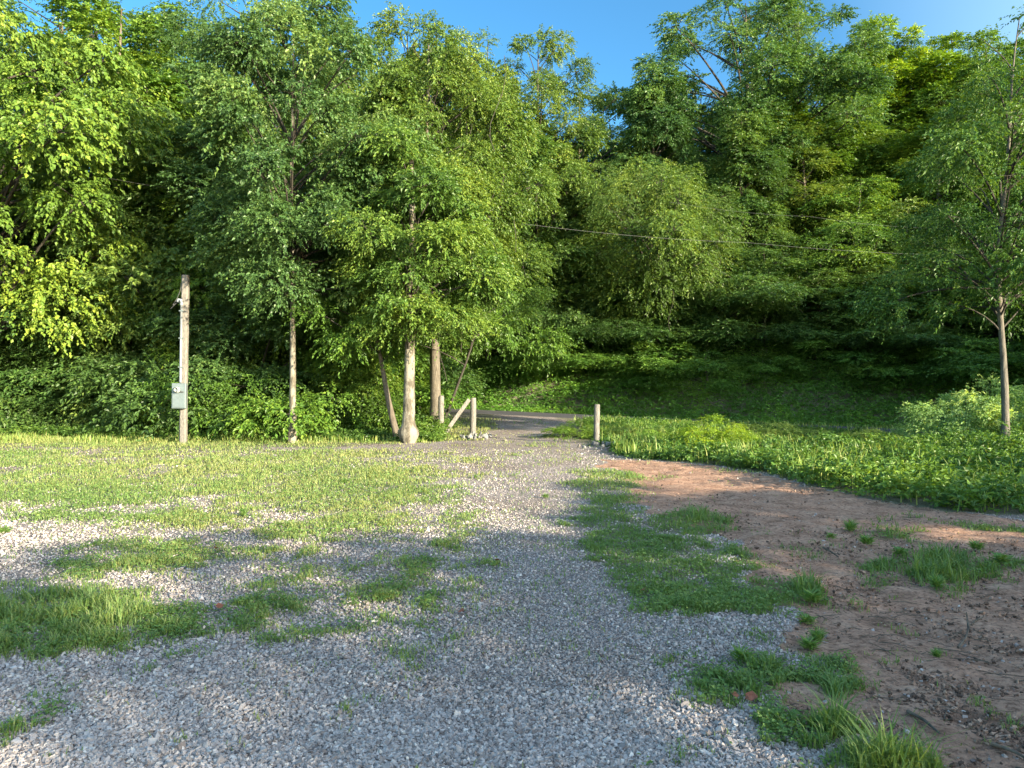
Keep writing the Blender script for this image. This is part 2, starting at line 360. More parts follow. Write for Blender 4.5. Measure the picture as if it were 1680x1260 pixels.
def gen_tree(seed, H, R, cb=.3, prof='round', nl=42, lr=1.3, sp=60, k=14, L=.15, Wd=.085, slen=.55, droop=.25, flat=.65,
             tr=.16, bark=None, leafm=None, lean=(0, 0), wig=.12, limb_k=5, inner=.5, base=None, twigs=5, vines=0, jit=.35, up=.8, top_r=.5, nm=('trunk', 'crown')):
    """returns (trunk mesh, crown mesh, height, radius)"""
    rg = np.random.default_rng(seed); L *= .74; Wd *= .74; sp *= 1.6; lr *= .9; nl = int(nl * 1.05); al = rg.uniform(0, 6.3, 3)
    # trunk line
    ts = np.linspace(0, 1, 14); ph = rg.uniform(0, 6, 4)
    hx = lean[0] * ts ** .8 + wig * np.sin(ts * 5 + ph[0]) * ts + wig * .4 * np.sin(ts * 13 + ph[1]) * ts
    hy = lean[1] * ts + wig * np.sin(ts * 4 + ph[2]) * ts
    TP = np.c_[hx - hx[0], hy - hy[0], ts * H * .93]
    def tp(z):
        u = np.clip(np.asarray(z) / (H * .93), 0, 1); return np.stack([np.interp(u, ts, TP[:, 0]), np.interp(u, ts, TP[:, 1]), u * H * .93], -1)
    TR = tr * (1 - ts * .88); 
    if base: TR = TR * (1 + base * np.exp(-((ts * H - .38) / .3) ** 2))
    else: TR[0] *= 1.5
    tb = MB()
    if base:
        zz = np.r_[0:1.1:12j, 1.4, 2, 3, 4.5, 6, 8, 10, 12]; zz = zz[zz < H * .9]; P = tp(zz)
        rr = tr * (1 - zz / H * .8) * (1 + base * np.exp(-((zz - .33) / .2) ** 2)) * (1 - .12 * np.exp(-(zz / .1) ** 2))
        tb.tube(P, rr, 16, True, .035, rg)
    else: tb.tube(TP, TR, 10, True, .05, rg)
    ntf = len(tb.S)
    # lobes
    cand = []
    for _ in range(nl):
        best = None; bd = -1
        for _c in range(7):
            u = rg.random() ** .9; th = rg.uniform(0, 2 * math.pi); q = R * PROF[prof](np.array(u)) * (inner + (1 - inner) * rg.random() ** .6)
            q *= (1 + .3 * math.sin(th + al[0] + u * 2.5) + .2 * math.sin(3 * th + al[1] + u * 6)) * (1.3 if rg.random() < .12 else 1)
            c = tp(H * (cb + (1 - cb) * u) - lr * .3) * 1.0; c = c + np.array([q * math.cos(th), q * math.sin(th), 0]) * 1.0
            c[2] += lr * .3 * 0
            dmin = min([np.linalg.norm((c - b) * (1, 1, 1.3)) for b in cand], default=9)
            if dmin > bd: bd = dmin; best = c
        cand.append(best)
    cand = np.array(cand); uu = np.clip((cand[:, 2] / H - cb) / (1 - cb), 0, 1)
    r = lr * rg.uniform(.5, 1.4, nl) * (1 - (1 - top_r) * uu ** 2)
    # limbs
    for c, rr in zip(cand, r):
        z0 = max(H * cb * rg.uniform(.75, 1.2), c[2] - (.35 + .5 * rg.random()) * np.linalg.norm(c[:2] - tp(c[2])[:2]) - .3)
        s = tp(z0); m_ = (s + c) / 2 + np.array([0, 0, .12 * np.linalg.norm(c - s)]) + rg.standard_normal(3) * .12
        t_ = np.linspace(0, 1, 6)[:, None]; Pc = (1 - t_) ** 2 * s + 2 * t_ * (1 - t_) * m_ + t_ ** 2 * c
        r0 = min(tr * .36, .014 + .010 * np.linalg.norm(c - s))
        tb.tube(Pc, np.linspace(r0, r0 * .3, 6), limb_k, False, .08, rg)
        for _ in range(twigs):
            d = nrm(rg.standard_normal(3) + np.array([0, 0, .2])) * rr * rg.uniform(.6, 1.2); d[2] *= flat
            tb.tube(np.array([c, c + d * .5 + rg.standard_normal(3) * .05, c + d]), [r0 * .28, r0 * .2, r0 * .08], 3, False)
    for _ in range(vines):   # hanging dead vines
        c = cand[rg.integers(nl)]; q = c + rg.standard_normal(3) * .5; ln = rg.uniform(1, 3.2)
        t_ = np.linspace(0, 1, 7)[:, None]
        tb.tube(q + np.c_[rg.standard_normal(1) * .5 * np.sin(t_ * 5 + rg.random() * 6), rg.standard_normal(1) * .3 * np.sin(t_ * 4), -t_ * ln], .012, 3, False)
    # sprays
    cnt = np.maximum((sp * (r / lr) ** 2 * rg.uniform(.75, 1.25, nl)).astype(int), 5)
    li = np.repeat(np.arange(nl), cnt); n = len(li)
    d = nrm(rg.standard_normal((n, 3))); d[:, 2] = d[:, 2] * .9 + .18; d = nrm(d)
    # lumpy lobes with their own gaps
    lump = .6 + .62 * (np.sin(d[:, 0] * 5 + li) * np.sin(d[:, 1] * 5 + li * 2.3) * .5 + .5) * rg.uniform(.7, 1.1, n)
    P = cand[li] + d * (r[li] * lump * (.55 + .45 * rg.random(n) ** .5))[:, None] * np.array([1, 1, flat])
    out = P - tp(P[:, 2]); out[:, 2] *= .3; out = nrm(out)
    A = out * .55 + d * np.array([.8, .8, .35]) + rg.standard_normal((n, 3)) * .25
    V = sprays(rg, P, A, k, slen * rg.uniform(.6, 1.3, n), L, Wd, droop, jit, up)
    lsz = np.repeat(rg.uniform(.78, 1.28, nl)[li], k * 4); root = V.reshape(-1, 4, 3)[:, :1]; V = (root + (V.reshape(-1, 4, 3) - root) * lsz[::4][:, None, None]).reshape(-1, 3)
    lobe_t = rg.uniform(-.22, .22, nl)
    tint = np.clip(.5 + np.repeat(lobe_t[li] + rg.uniform(-.12, .12, n), k) + rg.standard_normal(n * k) * .13 + .12 * np.repeat(np.clip((P[:, 2] - H * .5) / H, -.5, .5), k), 0, 1)
    sl_ = np.ones(len(tb.S), int); sl_[:ntf] = 0
    return tb.mesh(nm[0], [bark or BARK, LIMB], slots=sl_), leaves_mesh(nm[1], V, tint, leafm or LEAF), H, R

def place(name, proto, x, y, h, w, label, cat='tree', group=None, rz=0., col=(1, 1, 1), z=None, parts=('trunk', 'crown')):
    tm, cm, H, R = proto
    e = link(name, None); zz = float(ground(x, y)) - .05 if z is None else z
    e.location = (x, y, zz); e.rotation_euler = (0, 0, rz); e.scale = (w / R, w / R, h / H)
    tag(e, label, cat, group)
    t = link(parts[0], tm, e); c = link(parts[1], cm, e); c.color = (*col, 1)
    return e
def place_px(name, proto, px, D, ytop, w, label, **k):
    if name == 'tree': ytop -= 14
    x = W(px, D); g = float(ground(x, D)); return place(name, proto, x, D, CH + (HY - ytop) / F * D - g, w, label, **k)

# --- prototypes
P_OAK = [gen_tree(11 + i, 20, 5.0, .16, 'round', 64, 1.5, 165, 13, .20, .115, .6, .3, .7, .25) for i in range(2)]
P_POP = [gen_tree(21 + i, 21, 3.6, .14, 'column', 66, 1.25, 160, 13, .19, .13, .5, .25, .75, .22) for i in range(2)]
P_CON = [gen_tree(31 + i, 19, 3.9, .14, 'cone', 66, 1.2, 160, 13, .19, .11, .55, .4, .8, .2) for i in range(2)]
P_UND = [gen_tree(41 + i, 10, 3.6, .13, 'layer', 42, 1.2, 95, 13, .17, .09, .65, .35, .38, .11, twigs=3) for i in range(3)]
P_WEEP = gen_tree(51, 10.5, 3.6, .3, 'round', 54, 1.2, 130, 14, .15, .075, .6, .5, .9, .16, vines=20)
P_SHR = [gen_tree(61 + i, 3.0, 1.7, .05, 'round', 24, .65, 80, 11, .12, .07, .4, .3, .7, .035, twigs=4, nm=('stem', 'foliage')) for i in range(3)]

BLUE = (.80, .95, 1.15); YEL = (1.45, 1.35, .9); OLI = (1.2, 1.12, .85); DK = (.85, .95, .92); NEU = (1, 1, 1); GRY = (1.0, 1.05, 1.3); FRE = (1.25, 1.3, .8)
FG = 'trees at the edge of the yard'; HG = 'trees on the wooded hillside'
# --- the trees round the yard, each grown for itself
t_left = gen_tree(101, 13.5, 4.6, .3, 'round', 72, 1.4, 130, 12, .18, .13, .5, .75, .75, .2, jit=.3)
place('tree', t_left, W(-22, 25), 25.0, 15.2, 4.9, 'big tree at the left edge hung with broad yellow-green leaves', col=YEL, group=FG, rz=.4)
t_thin = gen_tree(102, 12.3, 2.7, .34, 'column', 62, .92, 160, 13, .14, .09, .45, .25, .6, .115, bark=BARKP, wig=.06)
place_px('tree', t_thin, 480, 22.2, -25, 2.5, 'slender tree with a straight pale trunk right of the meter pole', group=FG, col=GRY)
t_bulge = gen_tree(103, 9.2, 1.8, .36, 'column', 44, .72, 95, 13, .14, .075, .5, .4, .5, .2, bark=BARKP, base=.62, wig=.05, lean=(.1, 0))
place_px('tree', t_bulge, 670, 22.0, 190, 1.75, 'short tree whose pale trunk swells into a bulb at its foot', group=FG, col=(1.1, 1.12, .85), rz=.3)
t_vine = gen_tree(104, 12.8, 2.8, .36, 'column', 74, .9, 150, 13, .14, .08, .5, .45, .75, .21, bark=BARKV, wig=.18, lean=(-.3, .4), vines=60)
place_px('tree', t_vine, 716, 25.5, 8, 2.7, 'tall tree with a shaggy vine-wrapped trunk behind the left gate post', group=FG, col=OLI, rz=0)
t_lean = gen_tree(105, 4.6, 1.5, .5, 'round', 16, .7, 60, 12, .13, .07, .45, .35, .5, .11, bark=BARK, lean=(-1.0, 0), wig=.08)
place_px('tree', t_lean, 655, 22.9, 425, 1.5, 'small dark-stemmed tree leaning left beside the bulb-footed tree', group=FG, col=FRE)
t_arm = gen_tree(107, 7.2, 2.4, .45, 'layer', 12, .6, 95, 13, .14, .075, .55, .3, .35, .06, lean=(2.2, -.6), wig=.1, bark=LIMB)
place_px('tree', t_arm, 717, 26.4, 400, 2.4, 'tree reaching a bright low branch right over the driveway', group=FG, col=(1.25, 1.25, .85), rz=0)
t_right = gen_tree(106, 12.6, 3.4, .33, 'column', 56, .9, 80, 13, .14, .07, .6, .35, .45, .12, wig=.3, inner=.2, bark=BARKG)
place_px('tree', t_right, 1650, 18.8, -10, 2.7, 'wispy tree with a tall vine-clad trunk at the right edge of the meadow', group=FG, col=(.8, .95, .85))
T = [ # proto
 (P_UND[0], 235, 27.4, 330, 2.6, NEU, 'small layered tree filling the space left of the meter pole'),
 (P_UND[2], 352, 27.4, 250, 2.6, FRE, 'mid green layered tree just right of the meter pole'),
 (P_POP[0], 140, 29, 190, 2.6, NEU, 'green tree showing between the left-edge tree and the layered maples'),
 (P_CON[1], 590, 29, 170, 2.4, FRE, 'narrow green tree rising above the leaning stem'),
 (P_OAK[1], 668, 36, 20, 3.2, OLI, 'tree whose top shows just left of the vine-wrapped tree tip'),
 (P_POP[1], 420, 27, 130, 2.4, GRY, 'narrow grey-green tree close behind the slender pale trunk, on its left'),
 (P_UND[0], 830, 44, 210, 3.4, FRE, 'mid green tree at the foot of the slope right of the vine-wrapped tree'),
 (P_CON[0], 930, 46, 240, 3.0, NEU, 'green tree between the vine-tangled olive tree and the weeping tree'),
 (P_UND[2], 1000, 47, 300, 2.8, NEU, 'green tree close behind the left side of the weeping tree'),
 (P_POP[1], 1270, 50, 130, 3.2, FRE, 'tree with lighter crown set in front of the largest blue-green tree'),
 (P_CON[1], 1620, 52, 60, 3.4, FRE, 'narrow green tree nearest the right edge on the upper slope'),
 (P_UND[1], 1490, 43, 330, 3.2, NEU, 'mid green tree half way up right of the pale-stemmed olive tree'),
 (P_UND[0], 1110, 46, 350, 2.8, DK, 'dark tree close behind the right side of the weeping tree'),
 (P_UND[0], 300, 27.5, 170, 3.8, NEU, 'layered green maple behind the wooden meter pole'),
 (P_UND[1], 400, 29, 270, 3.4, NEU, 'middle-height maple between the meter pole and the slender pale tree'),
 (P_UND[2], 170, 28, 300, 3.4, DK, 'dark layered tree between the left-edge tree and the meter pole'),
 (P_UND[1], 565, 27, 300, 3.0, FRE, 'bushy bright tree left of the bulb-footed trunk'),
 (P_POP[0], 190, 32, -30, 3.8, FRE, 'tall light green tree just right of the yellow-green left-edge tree'),
 (P_CON[0], 262, 37, -5, 3.8, FRE, 'pointed feathery tree left of the small sky gap'),
 (P_OAK[0], 420, 33, -45, 3.6, GRY, 'big grey-green tree whose top leaves the frame left of the sky'),
 (P_POP[1], 520, 34, 10, 3.4, GRY, 'grey-green tree bounding the left end of the open sky'),
 (P_OAK[1], 620, 33, 85, 3.4, OLI, 'olive tree with bare twigs showing just left of the vine-wrapped tree'),
 (P_CON[1], 800, 45, 40, 3.4, OLI, 'olive tree with a ragged tip right behind the vine-wrapped tree'),
 (P_OAK[1], 885, 46, 50, 3.4, OLI, 'olive green tree with tangled vines, first left of the deep sky notch'),
 (P_UND[2], 880, 46, 300, 3.2, NEU, 'low dark tree behind the driveway mouth, nearest the gate'),
 (P_WEEP, 1078, 43, 268, 3.1, OLI, 'rounded weeping tree draped in fine olive foliage, centre right'),
 (P_CON[0], 1072, 49, 82, 3.2, BLUE, 'blue-green tree with a domed tip above the weeping tree'),
 (P_OAK[0], 950, 50, 135, 3.4, NEU, 'tree low in the sky notch between olive tree and domed tree'),
 (P_OAK[0], 1225, 55, -20, 5.4, BLUE, 'largest hill tree, dark blue-green, cut by the top of the frame'),
 (P_OAK[1], 1310, 58, -10, 4.6, BLUE, 'tree forming the right half of the tall blue-green crown pair'),
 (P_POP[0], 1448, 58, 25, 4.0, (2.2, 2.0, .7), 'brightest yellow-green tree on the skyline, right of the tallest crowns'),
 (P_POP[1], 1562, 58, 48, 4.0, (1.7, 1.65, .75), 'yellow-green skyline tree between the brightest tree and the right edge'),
 (P_CON[1], 1390, 50, 165, 3.3, FRE, 'pointed green tree in front of the brightest skyline tree'),
 (P_POP[1], 1320, 47, 200, 2.6, OLI, 'narrow olive tree with pale leaf clusters right of the middle'),
 (P_CON[0], 1215, 46, 170, 3.0, DK, 'dark tree with a lighter tip below the largest blue-green tree'),
 (P_UND[0], 1410, 44, 290, 3.6, FRE, 'olive tree with thin pale stems below the pointed green tree'),
 (P_POP[0], 1540, 46, 180, 3.4, FRE, 'green tree with sunlit yellow patches left of the right-edge trunk'),
 (P_OAK[1], 1660, 48, 120, 4.0, FRE, 'broad green tree behind the wispy right-edge tree'),
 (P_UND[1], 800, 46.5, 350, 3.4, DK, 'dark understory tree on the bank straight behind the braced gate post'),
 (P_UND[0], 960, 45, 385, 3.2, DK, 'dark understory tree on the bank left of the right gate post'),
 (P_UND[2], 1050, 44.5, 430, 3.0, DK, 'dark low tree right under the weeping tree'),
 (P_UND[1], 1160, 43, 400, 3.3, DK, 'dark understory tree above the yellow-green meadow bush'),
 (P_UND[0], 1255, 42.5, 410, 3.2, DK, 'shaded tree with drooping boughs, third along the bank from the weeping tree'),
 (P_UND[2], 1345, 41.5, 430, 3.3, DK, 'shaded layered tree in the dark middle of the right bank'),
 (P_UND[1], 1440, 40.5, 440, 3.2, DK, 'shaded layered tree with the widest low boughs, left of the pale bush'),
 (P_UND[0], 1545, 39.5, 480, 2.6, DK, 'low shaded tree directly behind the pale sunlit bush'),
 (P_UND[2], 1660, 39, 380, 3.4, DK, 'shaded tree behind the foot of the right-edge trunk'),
 (P_UND[1], 60, 31, 380, 3.8, DK, 'dark tree under the hanging boughs at far left'),
 (P_OAK[0], 100, 38, -30, 5.0, DK, 'tall dark tree glimpsed behind the left-edge tree'),
 (P_OAK[1], 330, 42, 110, 4.0, NEU, 'tree seen through the small sky gap at upper left'),
 (P_OAK[0], 700, 44, 110, 4.6, DK, 'tall dark tree glimpsed between the vine-wrapped tree and its left neighbour'),
 (P_UND[0], 470, 36, 360, 4.0, DK, 'dark tree deep in the thicket behind the slender pale trunk'),
 (P_UND[2], 640, 37, 380, 4.0, DK, 'dark tree deep in the thicket behind the bulb-footed trunk'),
 (P_CON[1], 1150, 62, 150, 4.4, DK, 'dark far tree in the gap right of the domed tree'),
 (P_OAK[0], 1000, 62, 195, 4.6, DK, 'far tree at the bottom of the deep sky notch'),
 (P_UND[1], 730, 47, 400, 3.0, NEU, 'green tree filling the gap behind the two left gate posts'),
 (P_POP[0], 1480, 66, 110, 5.0, DK, 'far dark tree between the two yellow-green skyline trees'),
 (P_POP[1], 1690, 60, 60, 4.6, FRE, 'far green tree at the upper right corner'),
]
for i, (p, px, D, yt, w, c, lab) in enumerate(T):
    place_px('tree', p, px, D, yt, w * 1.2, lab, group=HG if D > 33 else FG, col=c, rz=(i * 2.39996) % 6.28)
# trees to the right of and behind the photographer, whose shade falls on the yard
for i, (x, y, h, w) in enumerate(SHADE := [(30, 30, 12, 5), (36, 24, 14, 5.5), (33, 15, 10.5, 4.5), (43, 12, 15, 6), (40, 20, 14, 6), (9.5, -4.5, 4.7, 2.9), (8, -8, 4.7, 2.9), (17, -1, 5.4, 3), (13, -9, 5.5, 3.2), (20, 1.5, 4.5, 3), (23, 3, 5.2, 2.6), (27, 10.5, 5.6, 2.6), (4, -9, 5.2, 3), (13, -4, 4.8, 2.8), (38, 34, 15, 6), (29, 14, 6.2, 3.2), (33, 18, 6.6, 3)]):
    place('tree', (P_OAK + P_POP)[i % 4], x, y, h, w, 'tree beyond the right edge of the view, casting its shade on the yard', group='trees out of view', rz=i * 1.7)
# pointed shrubs of the thicket and meadow
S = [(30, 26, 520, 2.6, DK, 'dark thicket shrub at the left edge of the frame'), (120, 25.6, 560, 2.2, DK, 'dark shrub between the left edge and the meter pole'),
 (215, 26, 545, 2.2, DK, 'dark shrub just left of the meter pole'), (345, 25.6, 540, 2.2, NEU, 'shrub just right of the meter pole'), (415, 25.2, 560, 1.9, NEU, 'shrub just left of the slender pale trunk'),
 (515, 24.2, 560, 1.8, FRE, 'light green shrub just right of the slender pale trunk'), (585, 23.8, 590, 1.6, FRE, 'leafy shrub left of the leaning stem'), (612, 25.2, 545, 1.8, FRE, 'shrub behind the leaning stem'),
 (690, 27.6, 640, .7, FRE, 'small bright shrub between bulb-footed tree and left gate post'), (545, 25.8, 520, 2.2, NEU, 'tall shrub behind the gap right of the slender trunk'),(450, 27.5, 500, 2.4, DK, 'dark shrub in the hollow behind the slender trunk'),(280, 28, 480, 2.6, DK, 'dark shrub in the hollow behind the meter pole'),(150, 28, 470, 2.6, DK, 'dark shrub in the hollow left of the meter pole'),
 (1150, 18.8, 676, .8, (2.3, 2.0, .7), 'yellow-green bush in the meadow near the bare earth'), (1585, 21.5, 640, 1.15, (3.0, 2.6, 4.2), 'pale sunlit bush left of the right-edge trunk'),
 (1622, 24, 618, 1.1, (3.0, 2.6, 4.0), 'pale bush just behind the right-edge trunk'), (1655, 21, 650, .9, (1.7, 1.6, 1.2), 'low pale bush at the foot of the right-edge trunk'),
 (1035, 23.5, 695, .8, NEU, 'low green shrub right of the right gate post'), (1270, 24, 690, 1.2, NEU, 'mid green shrub in the middle of the meadow'), (952, 24.0, 686, .75, FRE, 'rounded leafy shrub just left of the right gate post')]
S += [(1062, 21.0, 700, .42, (1.9, 1.9, 1.3), 'pale-leaved sapling standing up from the weeds right of the lone post'), (1200, 19.5, 712, .6, FRE, 'rounded weed bush just right of the yellow-green bush'), (1330, 21, 700, .7, NEU, 'green weed bush past the middle of the meadow'),
 (1100, 20, 722, .5, NEU, 'low weed bush between the pale sapling and the yellow-green bush'), (1420, 20, 700, .8, NEU, 'broad green weed bush right of the meadow middle'), (1490, 17, 725, .7, FRE, 'light weed bush near the front right of the meadow'), (1380, 13.5, 770, .5, FRE, 'small weed bush at the front edge of the meadow by the bare earth'),
 (1270, 15, 752, .45, NEU, 'small weed bush at the front edge of the meadow near its left tip'), (1560, 13.8, 765, .6, NEU, 'weed bush at the meadow front near the right edge')]
bank = ['at the left end of the road bank, behind the vine-wrapped trunk', 'on the bank straight above the driveway mouth', 'on the bank left of the lone post', 'on the bank just above the lone post', 'on the bank below the left half of the weeping tree', 'on the bank below the right half of the weeping tree',
 'on the bank behind the yellow-green bush', 'on the bank behind the middle of the meadow', 'on the bank right of the meadow middle', 'on the bank left of the pale bushes', 'on the bank directly behind the pale bushes', 'on the bank at the right edge of the frame']
for i, lb in enumerate(bank):
    px = 745 + i * 82 + (i * 37) % 30; D = 37.3 / (1 + .33 * (px - 840) / 1213) + 5.6 + (i * 7 % 5) * .35
    S.append((px, D + .6, 540 + (i * 53) % 40, 1.7 + (i % 3) * .4, (1.1, 1.3, 1.0), 'bush ' + lb))
for i, (px, D, yt, w, c, lab) in enumerate(S):
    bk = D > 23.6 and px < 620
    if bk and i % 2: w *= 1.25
    if bk: c = (c[0] * .6, c[1] * .62, c[2] * .6)  # the thicket's deep shade is put into the leaf colour
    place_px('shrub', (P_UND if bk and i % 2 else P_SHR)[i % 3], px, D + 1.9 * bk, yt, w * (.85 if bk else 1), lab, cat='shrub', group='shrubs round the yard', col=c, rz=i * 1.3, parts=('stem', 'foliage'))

# ------------------------------------------------------------------ undergrowth (nobody could count it)
def cover_stuff(name, x, y, h, k, L, Wd, label, cat, col=(1, 1, 1), sl=.3, up=.9, tb=0):
    rg = np.random.default_rng(abs(hash(name)) % 1000 if False else len(name) * 7)
    n = len(x); z = ground(x, y)
    P = np.c_[x, y, z + h * rg.uniform(.15, 1, n)]
    A = rg.standard_normal((n, 3)) * (1, 1, .35) + np.array([0, 0, .35])
    V = sprays(rg, P, A, k, sl * rg.uniform(.6, 1.4, n), L, Wd, .25, .4, up)
    t = np.clip(.45 + tb + .35 * fbm(x * .7, y * .7) + rg.uniform(-.15, .15, n), 0, 1)
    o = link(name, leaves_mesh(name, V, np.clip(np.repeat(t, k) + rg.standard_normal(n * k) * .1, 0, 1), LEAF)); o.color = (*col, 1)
    return tag(o, label, cat, kind='stuff')
rg = np.random.default_rng(5)
# hillside floor
x = rg.uniform(-45, 50, 26000); y = road_y(x) + rg.uniform(7, 30, 26000) ; 
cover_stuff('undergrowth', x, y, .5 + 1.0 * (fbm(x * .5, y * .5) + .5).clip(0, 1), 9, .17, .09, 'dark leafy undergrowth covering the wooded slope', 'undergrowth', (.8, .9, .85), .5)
# road bank
x = rg.uniform(-22, 34, 36000); y = road_y(x) + rg.uniform(2.7, 11, 36000); b = y - road_y(x)
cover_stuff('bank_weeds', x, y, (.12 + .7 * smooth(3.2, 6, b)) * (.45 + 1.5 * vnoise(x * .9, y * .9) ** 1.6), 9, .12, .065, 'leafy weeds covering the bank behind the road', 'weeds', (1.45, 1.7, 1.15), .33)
# meadow
x = rg.uniform(1, 26, 110000); y = rg.uniform(9, 33, 110000); k_ = (covers(x, y)[2] > .5) & (y < road_y(x) - 2.4) & (x > 2.6 + 1.2 * smooth(27, 35, y) + .3 * fbm(x, y)); x, y = x[k_], y[k_]
x, y = x[:48000], y[:48000]
edge = smooth(0, 1.5, y - 15)
hm = (.55 + .45 * smooth(7, 11, x)) * (.35 + .65 * vnoise(x * .55 + 3, y * .55)) * (.12 + .35 * (fbm(x * .45, y * .45) * .9 + .45).clip(0, 1.2) + .75 * vnoise(x * 1.3, y * 1.3) ** 3) * smooth(24, 19, y) * smooth(2.3, 4.5, x) + .09
cover_stuff('meadow_weeds', x, y, hm, 9, .095, .05, 'dense knee-high weeds of the meadow right of the driveway', 'weeds', (1.05, 1.15, .9), .24, tb=.05)
# weeds at the foot of the thicket
x = rg.uniform(-24, -2.2, 16000); y = rg.uniform(22.6, 25.5, 16000) + .25 * np.abs(x + 10) * (x < -10); 
cover_stuff('thicket_weeds', x, y, .15 + .5 * smooth(22.8, 25, y) * (1 + .5 * fbm(x, y)), 8, .1, .05, 'low weeds along the foot of the thicket behind the yard', 'weeds', (1.05, 1.1, .85), .25)

# ------------------------------------------------------------------ grass
def blades(name, x, y, h, w, label, tint, lean=.5, col=(1, 1, 1)):
    rg = np.random.default_rng(3); n = len(x); th = rg.uniform(0, 2 * math.pi, n)
    z = ground(x, y) + micro(x, y) - .008
    dr = np.c_[np.cos(th), np.sin(th), np.zeros(n)]; sd = np.c_[-np.sin(th), np.cos(th), np.zeros(n)]
    ln = (lean * rg.uniform(.2, 1.5, n) * h)[:, None]; P = np.c_[x, y, z]; up = np.array([0, 0, 1.])
    a = P - sd * w[:, None] / 2; b = P + sd * w[:, None] / 2
    m = P + dr * ln * .35 + up * h[:, None] * .6; t = P + dr * ln + up * h[:, None] * rg.uniform(.75, 1, n)[:, None]
    c = m - sd * w[:, None] * .4; d = m + sd * w[:, None] * .4
    V = np.stack([a, b, d, c, t], 1).reshape(-1, 3); i = np.arange(n)[:, None] * 5
    loops = np.concatenate([i + 0, i + 1, i + 2, i + 3, i + 3, i + 2, i + 4], 1).ravel()
    o = link(name, mesh_np(name, V, loops, np.tile([4, 3], n), GRASSM, {'tint': np.repeat(np.clip(tint, 0, 1), 5)})); o.color = (*col, 1)
    return tag(o, label, 'grass', kind='stuff')
def sample(n, d0, d1, pw=1.0):
    u = rg.random(n); D = (d0 ** -pw + u * (d1 ** -pw - d0 ** -pw)) ** (-1 / pw)
    return (rg.uniform(-1, 1, n)) * (.76 * D + 1.2), D
x, y = sample(1300000, 2.4, 32)
g, d, m = covers(x, y)
clump = smooth(.22, .7, vnoise(x * 8 + 3, y * 8) * .6 + vnoise(x * 19, y * 19 + 4) * .4); clump = clump * smooth(16, 7, y) + smooth(7, 16, y) * 1.1
keep = (rg.random(len(x)) < g ** 1.3 * (.06 + .7 * clump) + (.025 + .10 * smooth(.05, .6, fbm(x * 3, y * 3))) * (1 - d) * smooth(3.5, 6, y)) & (m < .5) & (y < road_y(x) - 2.5); x, y, g, d, clump = x[keep], y[keep], g[keep], d[keep], clump[keep]
px = CX + F * x / y; py = HY + CH * F / y
tall = np.zeros(len(x))
for cx, cy, rx, ry, s in [(1355, 1180, 80, 70, .9), (1250, 1115, 60, 40, .6), (100, 1010, 210, 60, .55), (-60, 1010, 150, 70, .6), (1550, 930, 130, 30, .9), (1465, 855, 50, 18, .8), (1325, 968, 34, 20, .9), (60, 1200, 70, 30, .4), (1150, 850, 60, 18, .5), (1460, 1260, 120, 35, .7), (220, 720, 470, 9, 1.0),(950,716,40,18,1.6)]:
    tall = np.maximum(tall, s * smooth(1.1, .4, np.sqrt(((px - cx) / rx) ** 2 + ((py - cy) / ry) ** 2)))
h = (.02 + .018 * rg.random(len(x)) + .026 * g * vnoise(x * 2.2, y * 2.2)) * (1 + .018 * y) + tall * (.04 + .2 * rg.random(len(x)) ** 1.5) * rg.uniform(.3, 1.0, len(x)) * (.3 + vnoise(x * 3, y * 3))
h *= .55 + .9 * clump
w = .0035 + .00065 * y + tall * .003
tint = .42 + .45 * fbm(x * .55 + 5, y * .4) + rg.uniform(-.3, .3, len(x)) + .2 * (x < 0) + .4 * (rg.random(len(x)) < .05) - .1 * ((px > 940) & (py > 770)) + .2 * smooth(10, 14, y) * (x < 2)
blades('grass', x, y, h, w, 'short patchy grass growing through the gravel yard', tint, .8)
# long grass standing among the meadow weeds and along the thicket
x = rg.uniform(1, 24, 90000); y = rg.uniform(9, 33, 90000); k_ = (covers(x, y)[2] > .5) & (x > 2.6) & (rg.random(90000) < .15 + .85 * smooth(.4, .75, vnoise(x * .7 + 9, y * .7))); x, y = x[k_][:26000], y[k_][:26000]
xb = rg.uniform(-20, -2.6, 9000); yb = 22.3 + np.abs(rg.normal(0, 1.0, 9000)); x = np.r_[x, xb]; y = np.r_[y, yb]
blades('long_grass', x, y, (.12 + .45 * rg.random(len(x)) ** 1.8) * np.where(x < 0, .2 + .6 * vnoise(x * 1.3, y), 1) * np.where(y > 24, .7, 1), .012 + .0006 * y, 'long thin grass standing up among the meadow and thicket weeds', rg.uniform(.3, 1, len(x)), .35, (1.1, 1.1, .9))
# clover-like leaflets between the blades
x, y = sample(330000, 2.6, 26)
g, d, m = covers(x, y); keep = (rg.random(len(x)) < (g - .25).clip(0, 1)) & (m < .5) & (y < 26); x, y, g = x[keep][:150000], y[keep][:150000], g[keep][:150000]
n = len(x); P = np.c_[x, y, ground(x, y) + micro(x, y) + rg.uniform(.01, .05, n) * (1 + .03 * y)]
L = (.012 + .0013 * y) * rg.uniform(.7, 1.3, n)
V_ = leaf_geo(P, rg.standard_normal((n, 3)) * (1, 1, .25), rg.standard_normal((n, 3)) * .3 + np.array([0, 0, 1.]), L * 1.4, L)
o = link('clover', leaves_mesh('clover', V_, np.clip(.35 + .4 * fbm(x * .6, y * .5) + rg.uniform(-.2, .2, n), 0, 1), GRASSM)); o.color = (.95, 1, .95, 1)
tag(o, 'tiny clover leaves mixed into the yard grass', 'clover', kind='stuff')

